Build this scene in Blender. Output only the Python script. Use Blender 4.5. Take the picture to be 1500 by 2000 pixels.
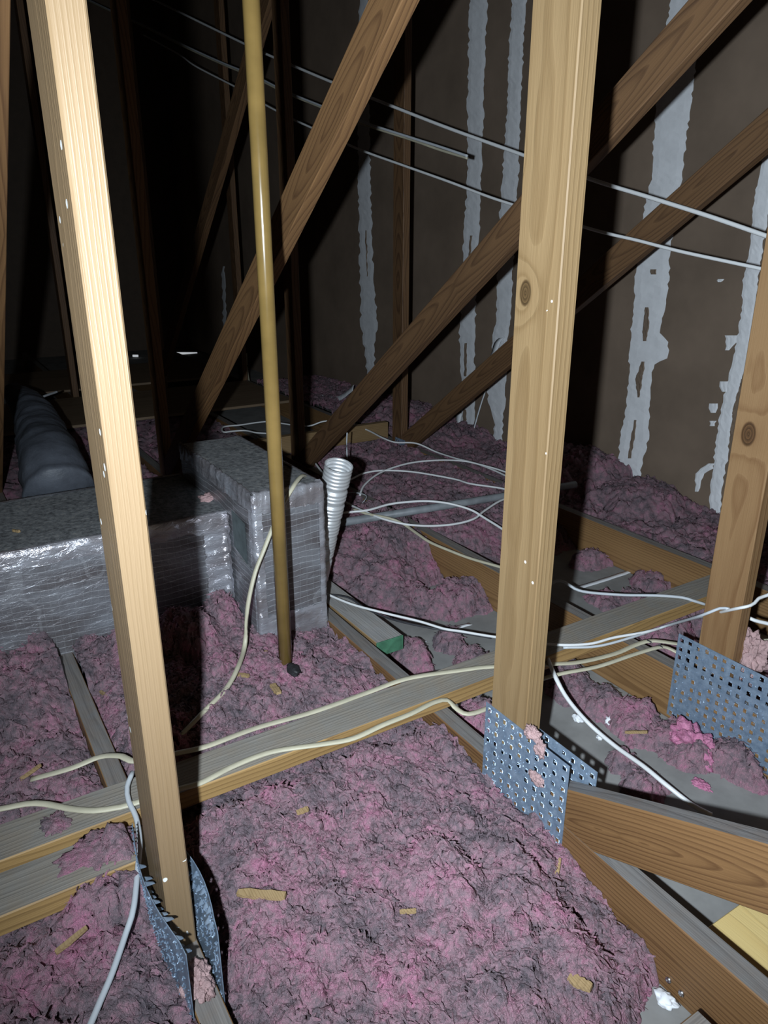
import bpy, bmesh, math, random
import numpy as np
from mathutils import Vector, Matrix, noise as mnoise

for o in list(bpy.data.objects): bpy.data.objects.remove(o)
scene = bpy.context.scene
COL = scene.collection
random.seed(7); RNG = np.random.default_rng(7)

# ------------------------------------------------------------------ camera
F_PX, CX, CY = 1450.0, 750.0, 1000.0
PITCH = math.atan(530.0 / F_PX)
AZ = math.radians(31.794)
CAMZ = 1.14                       # 1.00 m above the tops of the bottom chords (0.14)
FWD = Vector((-math.cos(AZ), math.sin(AZ), 0)); RGT = Vector((math.sin(AZ), math.cos(AZ), 0))
cam = bpy.data.cameras.new('camera'); cam_o = bpy.data.objects.new('camera', cam); COL.objects.link(cam_o)
cam.sensor_fit = 'VERTICAL'; cam.sensor_height = 24.0; cam.lens = 24.0 * F_PX / 2000.0
cam.clip_start = 0.02; cam.clip_end = 60
vd = FWD * math.cos(PITCH) + Vector((0, 0, -math.sin(PITCH)))
cam_o.location = (0, 0, CAMZ); cam_o.rotation_euler = vd.to_track_quat('-Z', 'Y').to_euler()
scene.camera = cam_o

# ------------------------------------------------------------------ light
scene.view_settings.view_transform = 'Standard'; scene.view_settings.look = 'None'
scene.view_settings.gamma = 1; scene.view_settings.exposure = 0.0; scene.view_settings.use_curve_mapping = False
world = bpy.data.worlds.new('world'); scene.world = world; world.use_nodes = True
bg = world.node_tree.nodes['Background']; bg.inputs[0].default_value = (1.0, 0.70, 0.45, 1); bg.inputs[1].default_value = 0.06
lt = bpy.data.lights.new('hand_torch_offscreen', 'SPOT'); lt.energy = 230; lt.color = (0.79, 0.90, 1.0)
lt.shadow_soft_size = 0.012; lt.spot_size = math.radians(122); lt.spot_blend = 1.0
lt_o = bpy.data.objects.new('hand_torch_offscreen', lt); COL.objects.link(lt_o)
lt_o.location = Vector((0, 0, CAMZ)) - RGT * 0.10 - FWD * 0.06
tgt = Vector((0, 0, CAMZ)) + FWD * 3.0 + RGT * 0.62 + Vector((0, 0, -0.55))
lt_o.rotation_euler = (tgt - lt_o.location).to_track_quat('-Z', 'Y').to_euler()

# ------------------------------------------------------------------ pixel helpers (photo 1500x2000)
def ray(px, py):
    x = (px - CX) / F_PX; y = -(py - CY) / F_PX
    return RGT * x + FWD * (math.cos(PITCH) + y * math.sin(PITCH)) + Vector((0, 0, -math.sin(PITCH) + y * math.cos(PITCH)))
CAM = Vector((0, 0, CAMZ))
def onZ(px, py, z): d = ray(px, py); return CAM + d * ((z - CAMZ) / d.z)
def onY(px, py, y): d = ray(px, py); return CAM + d * (y / d.y)
def onX(px, py, x): d = ray(px, py); return CAM + d * (x / d.x)
def onV(px, py, P0, P1):          # vertical plane through two points
    n = Vector((-(P1 - P0).y, (P1 - P0).x, 0)); d = ray(px, py)
    return CAM + d * ((P0 - CAM).dot(n) / d.dot(n))
TOP = 0.14                        # top of bottom chords

# ------------------------------------------------------------------ scene helpers
def mesh_obj(name, verts, faces, mat=None, parent=None, loc=(0, 0, 0), smooth=False):
    me = bpy.data.meshes.new(name); me.from_pydata([tuple(v) for v in verts], [], faces); me.update()
    return link(name, me, mat, parent, loc, smooth)
def link(name, me, mat=None, parent=None, loc=(0, 0, 0), smooth=False):
    o = bpy.data.objects.new(name, me); COL.objects.link(o)
    if mat: me.materials.append(mat)
    if smooth: me.polygons.foreach_set('use_smooth', np.ones(len(me.polygons), bool))
    o.location = loc
    if parent: attach(o, parent)
    return o
def attach(o, parent):
    # parents here are unrotated; a sub-part's parent may itself be a child, so subtract its own world offset
    o.parent = parent
    M = parent['_m'] if '_m' in parent else None
    bpy_parent = world_of(parent)
    o.matrix_basis = bpy_parent.inverted() @ o.matrix_basis
def world_of(o):
    m = o.matrix_basis.copy()
    while o.parent:
        o = o.parent; m = o.matrix_basis @ m
    return m
def thing(name, label, cat, loc=(0, 0, 0), group=None):
    o = bpy.data.objects.new(name, None); COL.objects.link(o); o.location = loc; o.empty_display_size = .05
    return tag(o, label, cat, group)
def tag(o, label=None, cat=None, group=None, kind=None):
    if label: o['label'] = label
    if cat: o['category'] = cat
    if group: o['group'] = group
    if kind: o['kind'] = kind
    return o
def box_mesh(name, sx, sy, sz, bev=0.0015, seg=1):
    bm = bmesh.new(); bmesh.ops.create_cube(bm, size=1)
    for v in bm.verts: v.co = Vector((v.co.x * sx, v.co.y * sy, v.co.z * sz))
    if bev: bmesh.ops.bevel(bm, geom=list(bm.edges), offset=bev, segments=seg, affect='EDGES')
    me = bpy.data.meshes.new(name); bm.to_mesh(me); bm.free(); return me
def beam(name, P0, P1, w, t, mat, parent=None, wdir=None, bev=0.0015):
    """squared timber from P0 to P1 (centre line); local x = length, y = thickness t, z = width w (along wdir)"""
    P0 = Vector(P0); P1 = Vector(P1); L = (P1 - P0).length; ax = (P1 - P0).normalized()
    wd = Vector(wdir) if wdir else Vector((0, 0, 1))
    zz = (wd - ax * wd.dot(ax)).normalized(); yy = zz.cross(ax)
    me = box_mesh(name, L, t, w, bev); me.materials.append(mat)
    o = bpy.data.objects.new(name, me); COL.objects.link(o)
    M = Matrix((ax, yy, zz)).transposed().to_4x4(); M.translation = (P0 + P1) / 2
    o.matrix_basis = M
    if parent: attach(o, parent)
    return o
def catmull(pts, step=0.01):
    pts = [Vector(p) for p in pts]; out = []
    P = [pts[0] * 2 - pts[1]] + pts + [pts[-1] * 2 - pts[-2]]
    for i in range(1, len(P) - 2):
        a, b, c, d = P[i - 1], P[i], P[i + 1], P[i + 2]
        n = max(2, int((c - b).length / step))
        for k in range(n):
            t = k / n
            out.append(.5 * ((2 * b) + (c - a) * t + (2 * a - 5 * b + 4 * c - d) * t * t + (3 * b - a - 3 * c + d) * t ** 3))
    out.append(pts[-1]); return out
def tube_data(path, rw, rh=None, n=8, up=(0, 0, 1), cap=True, radii=None):
    """swept ellipse: rw across, rh along the 'up' side"""
    rh = rh or rw; V = []; Fc = []; m = len(path)
    for i, p in enumerate(path):
        t = (path[min(i + 1, m - 1)] - path[max(i - 1, 0)]).normalized()
        u = Vector(up); s = t.cross(u)
        if s.length < 1e-3: s = t.cross(Vector((1, 0, 0)))
        s.normalize(); u2 = s.cross(t)
        k = radii[i] if radii else 1.0
        for j in range(n):
            a = 2 * math.pi * j / n
            V.append(p + s * (math.cos(a) * rw * k) + u2 * (math.sin(a) * rh * k))
    for i in range(m - 1):
        for j in range(n):
            Fc.append((i * n + j, i * n + (j + 1) % n, (i + 1) * n + (j + 1) % n, (i + 1) * n + j))
    if cap: Fc.append(tuple(range(n - 1, -1, -1))); Fc.append(tuple((m - 1) * n + j for j in range(n)))
    return V, Fc
def cable(name, pts, mat, label, rw=0.0055, rh=0.003, group=None, up=(0, 0, 1), cat='cable', wob=0.0):
    path = catmull(pts, 0.012)
    V, Fc = tube_data(path, rw, rh, 8, up)
    c = Vector(path[0]); o = mesh_obj(name, [v - c for v in V], Fc, mat, loc=c, smooth=True)
    return tag(o, label, cat, group)
def pxcable(name, pts, z, mat, label, **k):
    P = []
    for i, q in enumerate(pts):
        zz = q[2] if len(q) > 2 else z
        P.append(onZ(q[0], q[1], zz))
    return cable(name, P, mat, label, **k)

# ------------------------------------------------------------------ materials
class NT:
    def __init__(s, name):
        s.m = bpy.data.materials.new(name); s.m.use_nodes = True; s.t = s.m.node_tree
        s.b = s.t.nodes['Principled BSDF']; s.out = s.t.nodes['Material Output']
    def n(s, typ, **kw):
        nd = s.t.nodes.new(typ)
        for k, v in kw.items():
            if k.startswith('i_'):
                key = k[2:]; nd.inputs[int(key) if key.isdigit() else key.replace('_', ' ')].default_value = v
            else: setattr(nd, k, v)
        return nd
    def l(s, a, b): s.t.links.new(a, b)
    def math(s, op, a, b=None, c=None, clamp=False):
        nd = s.n('ShaderNodeMath', operation=op, use_clamp=clamp)
        for i, v in enumerate((a, b, c)):
            if v is None: continue
            if isinstance(v, (int, float)): nd.inputs[i].default_value = v
            else: s.l(v, nd.inputs[i])
        return nd.outputs[0]
    def ramp(s, fac, stops):
        nd = s.n('ShaderNodeValToRGB'); e = nd.color_ramp.elements
        while len(e) < len(stops): e.new(.5)
        for i, (p, c) in enumerate(stops):
            e[i].position = p; e[i].color = (*c, 1) if len(c) == 3 else c
        if fac is not None: s.l(fac, nd.inputs[0])
        return nd.outputs[0]
    def mix(s, fac, a, b, mode='MIX'):
        nd = s.n('ShaderNodeMix', data_type='RGBA', blend_type=mode)
        for i, v in ((0, fac), (6, a), (7, b)):
            if isinstance(v, (int, float)): nd.inputs[i].default_value = v
            elif isinstance(v, tuple): nd.inputs[i].default_value = (*v, 1)
            else: s.l(v, nd.inputs[i])
        return nd.outputs[2]
    def noise(s, vec, scale, detail=3, rough=.55, dist=0):
        nd = s.n('ShaderNodeTexNoise'); nd.inputs['Scale'].default_value = scale; nd.inputs['Detail'].default_value = detail
        nd.inputs['Roughness'].default_value = rough; nd.inputs['Distortion'].default_value = dist
        if vec is not None: s.l(vec, nd.inputs['Vector'])
        return nd.outputs[0]
    def mapping(s, vec, scale=(1, 1, 1), loc=(0, 0, 0)):
        nd = s.n('ShaderNodeMapping'); nd.inputs['Scale'].default_value = scale; nd.inputs['Location'].default_value = loc
        s.l(vec, nd.inputs[0]); return nd.outputs[0]
    def bump(s, h, strength=.3, dist=.002):
        nd = s.n('ShaderNodeBump'); nd.inputs['Strength'].default_value = strength; nd.inputs['Distance'].default_value = dist
        s.l(h, nd.inputs['Height']); s.l(nd.outputs[0], s.b.inputs['Normal']); return nd
    def base(s, c):
        if isinstance(c, tuple): s.b.inputs['Base Color'].default_value = (*c, 1)
        else: s.l(c, s.b.inputs['Base Color'])
    def set(s, rough=.6, metal=0.0, spec=.4):
        s.b.inputs['Roughness'].default_value = rough; s.b.inputs['Metallic'].default_value = metal
        s.b.inputs['Specular IOR Level'].default_value = spec

def wood(name, light, dark, pith=(.03, .02), ring=.0065, warp=.012, dust=.0, dustcol=(.30, .30, .31), knots=(), contrast=1.0, rough=.55, spec=.35, seed=0.0, specks=0.0, tilt=0.0):
    """softwood: growth rings round a pith line along local x, knots (x, y, z, r) bend the rings"""
    N = NT(name); tc = N.n('ShaderNodeTexCoord'); v = tc.outputs['Object']
    info = N.n('ShaderNodeObjectInfo')
    off = N.n('ShaderNodeCombineXYZ'); N.l(N.math('MULTIPLY', info.outputs['Random'], 37.0), off.inputs[0]); off.inputs[1].default_value = seed
    va = N.n('ShaderNodeVectorMath', operation='ADD'); N.l(v, va.inputs[0]); N.l(off.outputs[0], va.inputs[1]); vs = va.outputs[0]
    sep = N.n('ShaderNodeSeparateXYZ'); N.l(v, sep.inputs[0])
    y = N.math('ADD', N.math('ADD', sep.outputs[1], pith[0]), N.math('MULTIPLY', N.math('PINGPONG', N.math('ADD', sep.outputs[0], 8.13), .55), tilt)); z = N.math('ADD', sep.outputs[2], pith[1])
    lo = N.noise(N.mapping(vs, (1.6, 9, 9)), 1.0, 3, .5)
    r = N.math('SQRT', N.math('ADD', N.math('MULTIPLY', y, y), N.math('MULTIPLY', z, z)))
    r = N.math('ADD', r, N.math('MULTIPLY', N.math('SUBTRACT', lo, .5), warp * 4))
    kmask = None
    for (kx, ky, kz, kr) in knots:
        cb = N.n('ShaderNodeVectorMath', operation='SUBTRACT'); N.l(v, cb.inputs[0]); cb.inputs[1].default_value = (kx, ky, kz)
        sc = N.n('ShaderNodeVectorMath', operation='MULTIPLY'); N.l(cb.outputs[0], sc.inputs[0]); sc.inputs[1].default_value = (.62, 1, 1)
        ln = N.n('ShaderNodeVectorMath', operation='LENGTH'); N.l(sc.outputs[0], ln.inputs[0]); d = ln.outputs['Value']
        g = N.math('EXPONENT', N.math('MULTIPLY', N.math('MULTIPLY', d, d), -1 / (2.2 * kr) ** 2))
        r = N.math('ADD', r, N.math('MULTIPLY', g, kr * 1.6))
        mk = N.math('SUBTRACT', 1.0, N.math('DIVIDE', d, kr), clamp=True)
        kmask = mk if kmask is None else N.math('MAXIMUM', kmask, mk)
    fr = N.math('FRACT', N.math('DIVIDE', r, ring))
    rg = N.ramp(fr, [(0, (0, 0, 0)), (.55, (.25, .25, .25)), (.86, (1, 1, 1)), (.97, (.55, .55, .55)), (1, (0, 0, 0))])
    fine = N.noise(N.mapping(vs, (7, 420, 420)), 1.0, 2, .6)
    tone = N.noise(N.mapping(vs, (1.1, 14, 14)), 1.0, 2, .5)
    f = N.math('ADD', N.math('MULTIPLY', rg, .62 * contrast), N.math('MULTIPLY', N.math('SUBTRACT', fine, .5), .7))
    f = N.math('ADD', f, N.math('MULTIPLY', N.math('SUBTRACT', tone, .45), 1.1), clamp=True)
    col = N.mix(f, light, dark)
    if kmask is not None:
        kd = N.math('FRACT', N.math('MULTIPLY', kmask, 3.2))
        kc = N.mix(kd, tuple(c * .75 for c in dark), tuple(c * .30 for c in dark))
        col = N.mix(N.math('MULTIPLY', kmask, 6.0, clamp=True), col, kc)
    if specks:
        sp = N.n('ShaderNodeTexVoronoi'); sp.inputs['Scale'].default_value = 34; N.l(vs, sp.inputs['Vector'])
        s1 = N.math('LESS_THAN', sp.outputs['Distance'], specks)
        gate = N.math('GREATER_THAN', N.noise(vs, 9, 1), .60)
        col = N.mix(N.math('MULTIPLY', s1, gate), col, (.8, .8, .78))
    if dust:
        geo = N.n('ShaderNodeNewGeometry'); sn = N.n('ShaderNodeSeparateXYZ'); N.l(geo.outputs['Normal'], sn.inputs[0])
        upm = N.math('MULTIPLY', N.math('SUBTRACT', sn.outputs[2], .78), 8, clamp=True)
        dn = N.noise(geo.outputs['Position'], 26, 4, .6)
        dm = N.math('MULTIPLY', upm, N.math('ADD', N.math('MULTIPLY', dn, .55), dust - .27, clamp=True))
        grain = N.mix(N.math('ADD', N.math('MULTIPLY', rg, .35), N.math('MULTIPLY', N.ramp(fine, [(.35, (0, 0, 0)), (.7, (1, 1, 1))]), .65)), tuple(c * 1.12 for c in dustcol), tuple(c * .60 for c in dustcol))
        col = N.mix(dm, col, grain)
    N.base(col); N.set(rough, 0, spec)
    N.bump(N.math('ADD', rg, N.math('MULTIPLY', fine, 1.2)), .35, .0012)
    return N.m
def kn(px, py, y, xc, zc, r):     # knot seen at a photo pixel on a post face, in the post's own frame
    p = onY(px, py, y); return (p.z - zc, .019, p.x - xc, r)
W_POST = wood('wood_post_pale', (.265, .175, .086), (.155, .092, .038), pith=(.09, .012), ring=.0085, warp=.006, contrast=.75, specks=.09, knots=[kn(1026, 572, .843, -.905, 1.081, .014), kn(1008, 312, .843, -.905, 1.081, .009)])
W_POSTZ = wood('wood_post_tan', (.235, .158, .088), (.175, .11, .050), pith=(.14, .03), ring=.005, warp=.005, contrast=.20, specks=.16, rough=.45)
W_POSTB = wood('wood_post_brown', (.255, .15, .07), (.16, .080, .033), pith=(.10, .02), ring=.013, warp=.016, knots=[kn(1462, 846, 1.453, -.88, 1.069, .018)])
W_WEB = wood('wood_web_brown', (.235, .126, .054), (.095, .046, .022), pith=(.02, .008), ring=.010, warp=.008, tilt=.10)
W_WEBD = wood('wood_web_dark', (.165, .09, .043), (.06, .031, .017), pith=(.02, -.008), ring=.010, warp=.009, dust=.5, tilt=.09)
W_CHORD = wood('wood_chord', (.29, .165, .070), (.13, .066, .027), pith=(.05, .04), ring=.008, warp=.008, dust=.85, dustcol=(.22, .215, .21))
W_CHORDA = wood('wood_chord_cathedral', (.21, .112, .047), (.080, .036, .014), pith=(.026, .0), ring=.0085, warp=.009, dust=.88, dustcol=(.2, .195, .19))
W_DIAGA = wood('wood_diagonal_cathedral', (.21, .112, .046), (.078, .034, .013), pith=(.012, .004), ring=.0075, warp=.005, dust=.88, tilt=.12, dustcol=(.2, .195, .195))
W_RUN = wood('wood_runner_grey', (.40, .25, .10), (.20, .115, .045), pith=(.06, .07), ring=.006, warp=.008, dust=.92, dustcol=(.285, .265, .235))
W_BOARD = wood('wood_board_dust', (.36, .235, .11), (.19, .115, .055), dust=.95, dustcol=(.36, .35, .34))
W_NEW = wood('wood_new_pine', (.74, .56, .24), (.62, .42, .15), pith=(.3, .2), ring=.02, warp=.03, contrast=.5, knots=[(-.20, -.03, .01, .016)])
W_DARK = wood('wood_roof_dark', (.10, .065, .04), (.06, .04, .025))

def simple(name, col, rough=.6, metal=0, spec=.4, nz=0.0, nscale=30, bump=0.0, bscale=60, bdist=.001, col2=None):
    N = NT(name); tc = N.n('ShaderNodeTexCoord'); v = tc.outputs['Object']
    if nz or col2:
        f = N.noise(v, nscale, 4, .6)
        f = N.ramp(f, [(.3, (0, 0, 0)), (.7, (1, 1, 1))])
        N.base(N.mix(f, tuple(c * (1 - nz) for c in col), col2 or tuple(min(1, c * (1 + nz)) for c in col)))
    else: N.base(col)
    N.set(rough, metal, spec)
    if bump: N.bump(N.noise(v, bscale, 4, .6), bump, bdist)
    return N.m
M_PAPER = simple('drywall_brown_paper', (.205, .152, .112), .8, spec=.2, nz=.16, nscale=3.5, bump=.1, bscale=90)
M_MUD = simple('joint_compound', (.82, .83, .85), .75, spec=.3, nz=.07, nscale=14, bump=.45, bscale=26, bdist=.003)
M_TAPE = simple('paper_tape', (.80, .82, .85), .7, spec=.3, nz=.05, nscale=20)
M_FLOOR = simple('drywall_grey_paper', (.27, .265, .255), .85, spec=.2, nz=.2, nscale=9, bump=.1, bscale=120)
M_CW = simple('cable_white', (.74, .75, .75), .35, spec=.5)
M_CY = simple('cable_cream', (.50, .465, .345), .45, spec=.45, nz=.14, nscale=12)
M_CG = simple('cable_grey', (.52, .55, .58), .45, spec=.4)
M_CK = simple('cable_black', (.03, .03, .035), .5)
M_PIPE = simple('pipe_golden_brown', (.22, .142, .045), .19, metal=.0, spec=.85, nz=.22, nscale=7)
M_PVC = simple('conduit_grey', (.22, .235, .25), .5, spec=.45, nz=.25, nscale=18)
M_TAR = simple('black_sealant', (.02, .02, .022), .55, bump=.8, bscale=40, bdist=.01)
M_GREEN = simple('green_paint', (.06, .17, .10), .6, nz=.3, nscale=40)
M_STEEL = simple('screw_steel', (.75, .76, .78), .25, metal=1)
M_CHIP = wood('wood_chip', (.40, .28, .145), (.26, .165, .075), ring=.004)
M_ALU = simple('aluminium_flex', (.72, .73, .74), .42, metal=.55, spec=.6)
M_GALV = simple('galvanised_steel', (.20, .28, .39), .42, metal=.35, spec=.5, nz=.25, nscale=60, bump=.2, bscale=200, col2=(.30, .38, .48))
M_FLEX = simple('flex_duct_jacket', (.125, .138, .165), .5, spec=.5, nz=.2, nscale=14, bump=.6, bscale=35, bdist=.004)

def insul_mat():
    N = NT('pink_insulation'); geo = N.n('ShaderNodeNewGeometry'); p = geo.outputs['Position']
    a = N.noise(p, 8.0, 4, .65); b = N.noise(p, 44, 3, .65); c = N.noise(p, 160, 3, .7)
    f = N.math('ADD', N.math('MULTIPLY', a, .95), N.math('ADD', N.math('MULTIPLY', b, .70), N.math('MULTIPLY', c, .35)))
    col = N.ramp(N.math('SUBTRACT', f, .49, clamp=True), [(.22, (.10, .085, .10)), (.42, (.235, .165, .19)), (.56, (.36, .207, .248)), (.76, (.52, .205, .31))])
    st = N.noise(N.mapping(p, (1, 1, .5)), 420, 2, .6, 1.5)
    col = N.mix(N.ramp(st, [(.60, (0, 0, 0)), (.75, (.5, .5, .5))]), col, (.52, .38, .43))
    N.base(col); N.set(.95, 0, .1)
    N.b.inputs['Sheen Weight'].default_value = .12
    N.bump(N.math('ADD', N.math('MULTIPLY', b, .6), st), .9, .006)
    return N.m
M_INS = insul_mat()
def insul_bright():
    N = NT('fresh_pink_insulation'); geo = N.n('ShaderNodeNewGeometry'); p = geo.outputs['Position']
    a = N.noise(p, 60, 4, .7)
    N.base(N.ramp(a, [(.3, (.42, .14, .25)), (.7, (.68, .29, .43))])); N.set(.95, 0, .1); N.bump(N.noise(p, 220, 3, .7), .9, .005); return N.m
M_INSP = insul_bright()
M_INST = simple('tan_pink_insulation', (.42, .28, .275), .95, spec=.1, nz=.22, nscale=60, bump=.9, bscale=180, bdist=.005)

def foil_mat(name, dusty=0.0, scrim=True, bright=.62):
    N = NT(name); tc = N.n('ShaderNodeTexCoord'); v = tc.outputs['Object']
    a = N.noise(N.mapping(v, (3, 3, 9)), 2.0, 3, .55); cr = N.noise(N.mapping(v, (1, 1, 2.2)), 26, 4, .65, .8)
    col = N.mix(N.ramp(a, [(.35, (0, 0, 0)), (.65, (1, 1, 1))]), (bright * .55, bright * .50, bright * .52), (bright * 1.05, bright * 1.08, bright * 1.18))
    h = cr
    if scrim:
        sep = N.n('ShaderNodeSeparateXYZ'); N.l(v, sep.inputs[0])
        wob = N.math('MULTIPLY', N.math('SUBTRACT', N.noise(v, 2.6, 3), .5), .07)
        def lines(c, pitch, w):
            fr = N.math('FRACT', N.math('DIVIDE', N.math('ADD', c, wob), pitch)); return N.math('LESS_THAN', fr, w)
        ln = lines(sep.outputs[2], .0165, .07)
        l2 = N.math('MAXIMUM', lines(sep.outputs[0], .019, .07), lines(sep.outputs[1], .019, .07))
        m = N.math('MAXIMUM', ln, N.math('MULTIPLY', l2, .18))
        col = N.mix(N.math('MULTIPLY', m, .75), col, (.80, .82, .86)); h = N.math('ADD', cr, N.math('MULTIPLY', m, .5))
    if dusty:
        geo = N.n('ShaderNodeNewGeometry'); sn = N.n('ShaderNodeSeparateXYZ'); N.l(geo.outputs['Normal'], sn.inputs[0])
        up = N.math('MULTIPLY', N.math('SUBTRACT', sn.outputs[2], .6), 4, clamp=True)
        dn = N.noise(v, 75, 5, .7)
        dc = N.ramp(dn, [(.34, (.07, .072, .074)), (.54, (.20, .208, .212)), (.72, (.32, .305, .28))])
        dm = N.math('MULTIPLY', up, dusty)
        col = N.mix(dm, col, dc)
        met = N.math('SUBTRACT', .55, N.math('MULTIPLY', dm, .55), clamp=True); N.l(met, N.b.inputs['Metallic'])
        ro = N.math('ADD', .36, N.math('MULTIPLY', dm, .5), clamp=True); N.set(.4, .5, .4); N.l(ro, N.b.inputs['Roughness']); N.l(met, N.b.inputs['Metallic'])
    else: N.set(.26, .62, .5)
    N.base(col); N.bump(h, .85 if not scrim else .55, .005); return N.m
M_FOIL = foil_mat('duct_foil', dusty=.96, bright=.34)
M_FTAPE = foil_mat('foil_tape', dusty=0, scrim=False, bright=.62)

# ------------------------------------------------------------------ the shell
WALL_Y = 2.65
def roof_z(x): return 1.93 - .30 * (x + .9)
def slab(name, P, thick, mat, n):
    a = [Vector(p) for p in P]; n = Vector(n) * thick
    V = a + [p + n for p in a]
    return mesh_obj(name, V, [(0, 1, 2, 3), (7, 6, 5, 4), (0, 4, 5, 1), (1, 5, 6, 2), (2, 6, 7, 3), (3, 7, 4, 0)], mat)
XF, XN = -8.5, 1.0
wall = tag(slab('wall_back', [(XF, WALL_Y, -.02), (XN, WALL_Y, -.02), (XN, WALL_Y, roof_z(XN) + .12), (XF, WALL_Y, roof_z(XF) + .12)], .013, M_PAPER, (0, 1, 0)), 'brown paper faced drywall partition with smeared white joints', kind='structure')
tag(slab('floor', [(XF, -3.2, 0), (XN, -3.2, 0), (XN, WALL_Y, 0), (XF, WALL_Y, 0)], .013, M_FLOOR, (0, 0, -1)), 'grey paper back of the ceiling drywall between the joists', kind='structure')
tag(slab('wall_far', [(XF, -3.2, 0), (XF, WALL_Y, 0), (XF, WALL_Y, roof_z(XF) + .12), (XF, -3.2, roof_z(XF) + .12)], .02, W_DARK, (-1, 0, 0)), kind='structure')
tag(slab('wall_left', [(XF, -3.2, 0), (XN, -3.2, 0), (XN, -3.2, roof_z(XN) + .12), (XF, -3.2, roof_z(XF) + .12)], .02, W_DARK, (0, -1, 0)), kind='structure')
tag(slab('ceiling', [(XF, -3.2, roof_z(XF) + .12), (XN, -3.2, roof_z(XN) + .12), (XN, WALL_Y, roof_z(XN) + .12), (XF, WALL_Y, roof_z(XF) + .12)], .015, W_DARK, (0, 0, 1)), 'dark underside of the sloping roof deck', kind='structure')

# joint compound bands on the wall: (y, left x, right x) rows in photo pixels, all lying on the wall plane
def band(rows, seed, name='joint_compound', mat=None, th=.002, jag=2.2, sub=7):
    rs = random.Random(seed); L = []; R = []
    for i in range(len(rows) - 1):
        (y0, a0, b0), (y1, a1, b1) = rows[i], rows[i + 1]
        n = max(2, int(abs(y1 - y0) / sub))
        for k in range(n):
            t = k / n
            L.append((a0 + (a1 - a0) * t + rs.uniform(-jag, jag), y0 + (y1 - y0) * t)); R.append((b0 + (b1 - b0) * t + rs.uniform(-jag, jag), y0 + (y1 - y0) * t))
    L.append((rows[-1][1], rows[-1][0])); R.append((rows[-1][2], rows[-1][0]))
    V = []; Fc = []; NC = 6
    for (l, r) in zip(L, R):
        for k in range(NC):
            t = k / (NC - 1); p = onY(l[0] + (r[0] - l[0]) * t, l[1], WALL_Y)
            e = 0 if k in (0, NC - 1) else th * (.6 + rs.random() * .8)
            V.append((p.x, WALL_Y - e - .0002, p.z))
    for i in range(len(L) - 1):
        for k in range(NC - 1): Fc.append((i * NC + k, i * NC + k + 1, (i + 1) * NC + k + 1, (i + 1) * NC + k))
    return mesh_obj(name, V, Fc, mat or M_MUD, wall)
S1 = [(-330, 704, 712), (-40, 702, 717), (290, 699, 722), (400, 700, 725), (500, 702, 728), (560, 703, 731), (600, 705, 735), (630, 704, 737), (665, 710, 733), (730, 716, 731), (775, 718, 730)]
S2 = [(-330, 930, 968), (-40, 919, 954), (100, 915, 948), (200, 913, 945), (300, 914, 942), (400, 910, 938), (480, 905, 935), (600, 901, 929), (650, 897, 928), (700, 898, 927), (740, 901, 928), (790, 901, 927), (870, 900, 923), (884, 901, 925)]
S3 = [(-330, 1020, 1052), (-40, 1002, 1030), (100, 994, 1022), (200, 991, 1018), (400, 977, 1010), (530, 972, 1002), (620, 970, 998), (655, 962, 992), (700, 962, 990), (765, 952, 988), (800, 957, 985), (830, 966, 982), (880, 962, 980)]
S4 = [(-330, 1362, 1428), (-40, 1318, 1380), (60, 1300, 1366), (140, 1288, 1358), (227, 1279, 1346), (350, 1272, 1332), (418, 1256, 1322), (500, 1248, 1307), (540, 1240, 1308), (600, 1238, 1298), (650, 1232, 1290), (668, 1231, 1306), (700, 1229, 1304), (712, 1229, 1277), (750, 1227, 1270), (800, 1222, 1268), (850, 1212, 1268), (890, 1208, 1258), (912, 1208, 1252), (925, 1228, 1251), (938, 1238, 1249)]
S5 = [(-330, 1590, 1640), (250, 1496, 1530), (310, 1488, 1525), (400, 1472, 1505), (470, 1467, 1492), (540, 1452, 1482), (600, 1448, 1475), (650, 1442, 1468), (700, 1431, 1460), (750, 1420, 1446), (800, 1408, 1432), (850, 1400, 1426), (900, 1394, 1420), (940, 1389, 1412), (1000, 1385, 1408), (1036, 1380, 1396)]
S0 = [(520, 434, 438), (560, 434, 440), (640, 436, 443)]
for i, s in enumerate((S1, S2, S3, S4, S5, S0)): band(s, i + 1)
band([(655, 1417, 1440), (668, 1418, 1438), (684, 1416, 1424)], 21); band([(745, 1404, 1424), (765, 1410, 1420)], 22)
band([(905, 1382, 1394), (915, 1368, 1394), (925, 1360, 1376), (960, 1357, 1364)], 23); band([(788, 1384, 1400), (806, 1388, 1398)], 24, jag=3)
band([(822, 1386, 1398), (832, 1386, 1396)], 25); band([(545, 1401, 1416), (551, 1402, 1408)], 26)
# bare patches scraped into the compound
for i, s in enumerate([[(526, 1270, 1284), (536, 1270, 1284)], [(600, 1260, 1268), (640, 1254, 1270), (666, 1255, 1264)], [(706, 1252, 1262), (740, 1240, 1258), (776, 1245, 1250)], [(820, 1240, 1244), (860, 1231, 1240), (895, 1226, 1234)],
                       [(460, 918, 924), (520, 914, 918)], [(670, 908, 914), (735, 906, 912)], [(800, 904, 912), (865, 903, 910)], [(450, 714, 717), (540, 717, 719)], [(740, 1448, 1452), (800, 1432, 1437), (860, 1425, 1430)]]):
    o = band(s, 40 + i, 'bare_paper_patch', M_PAPER, .0042, 1.2, 6)

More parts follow.
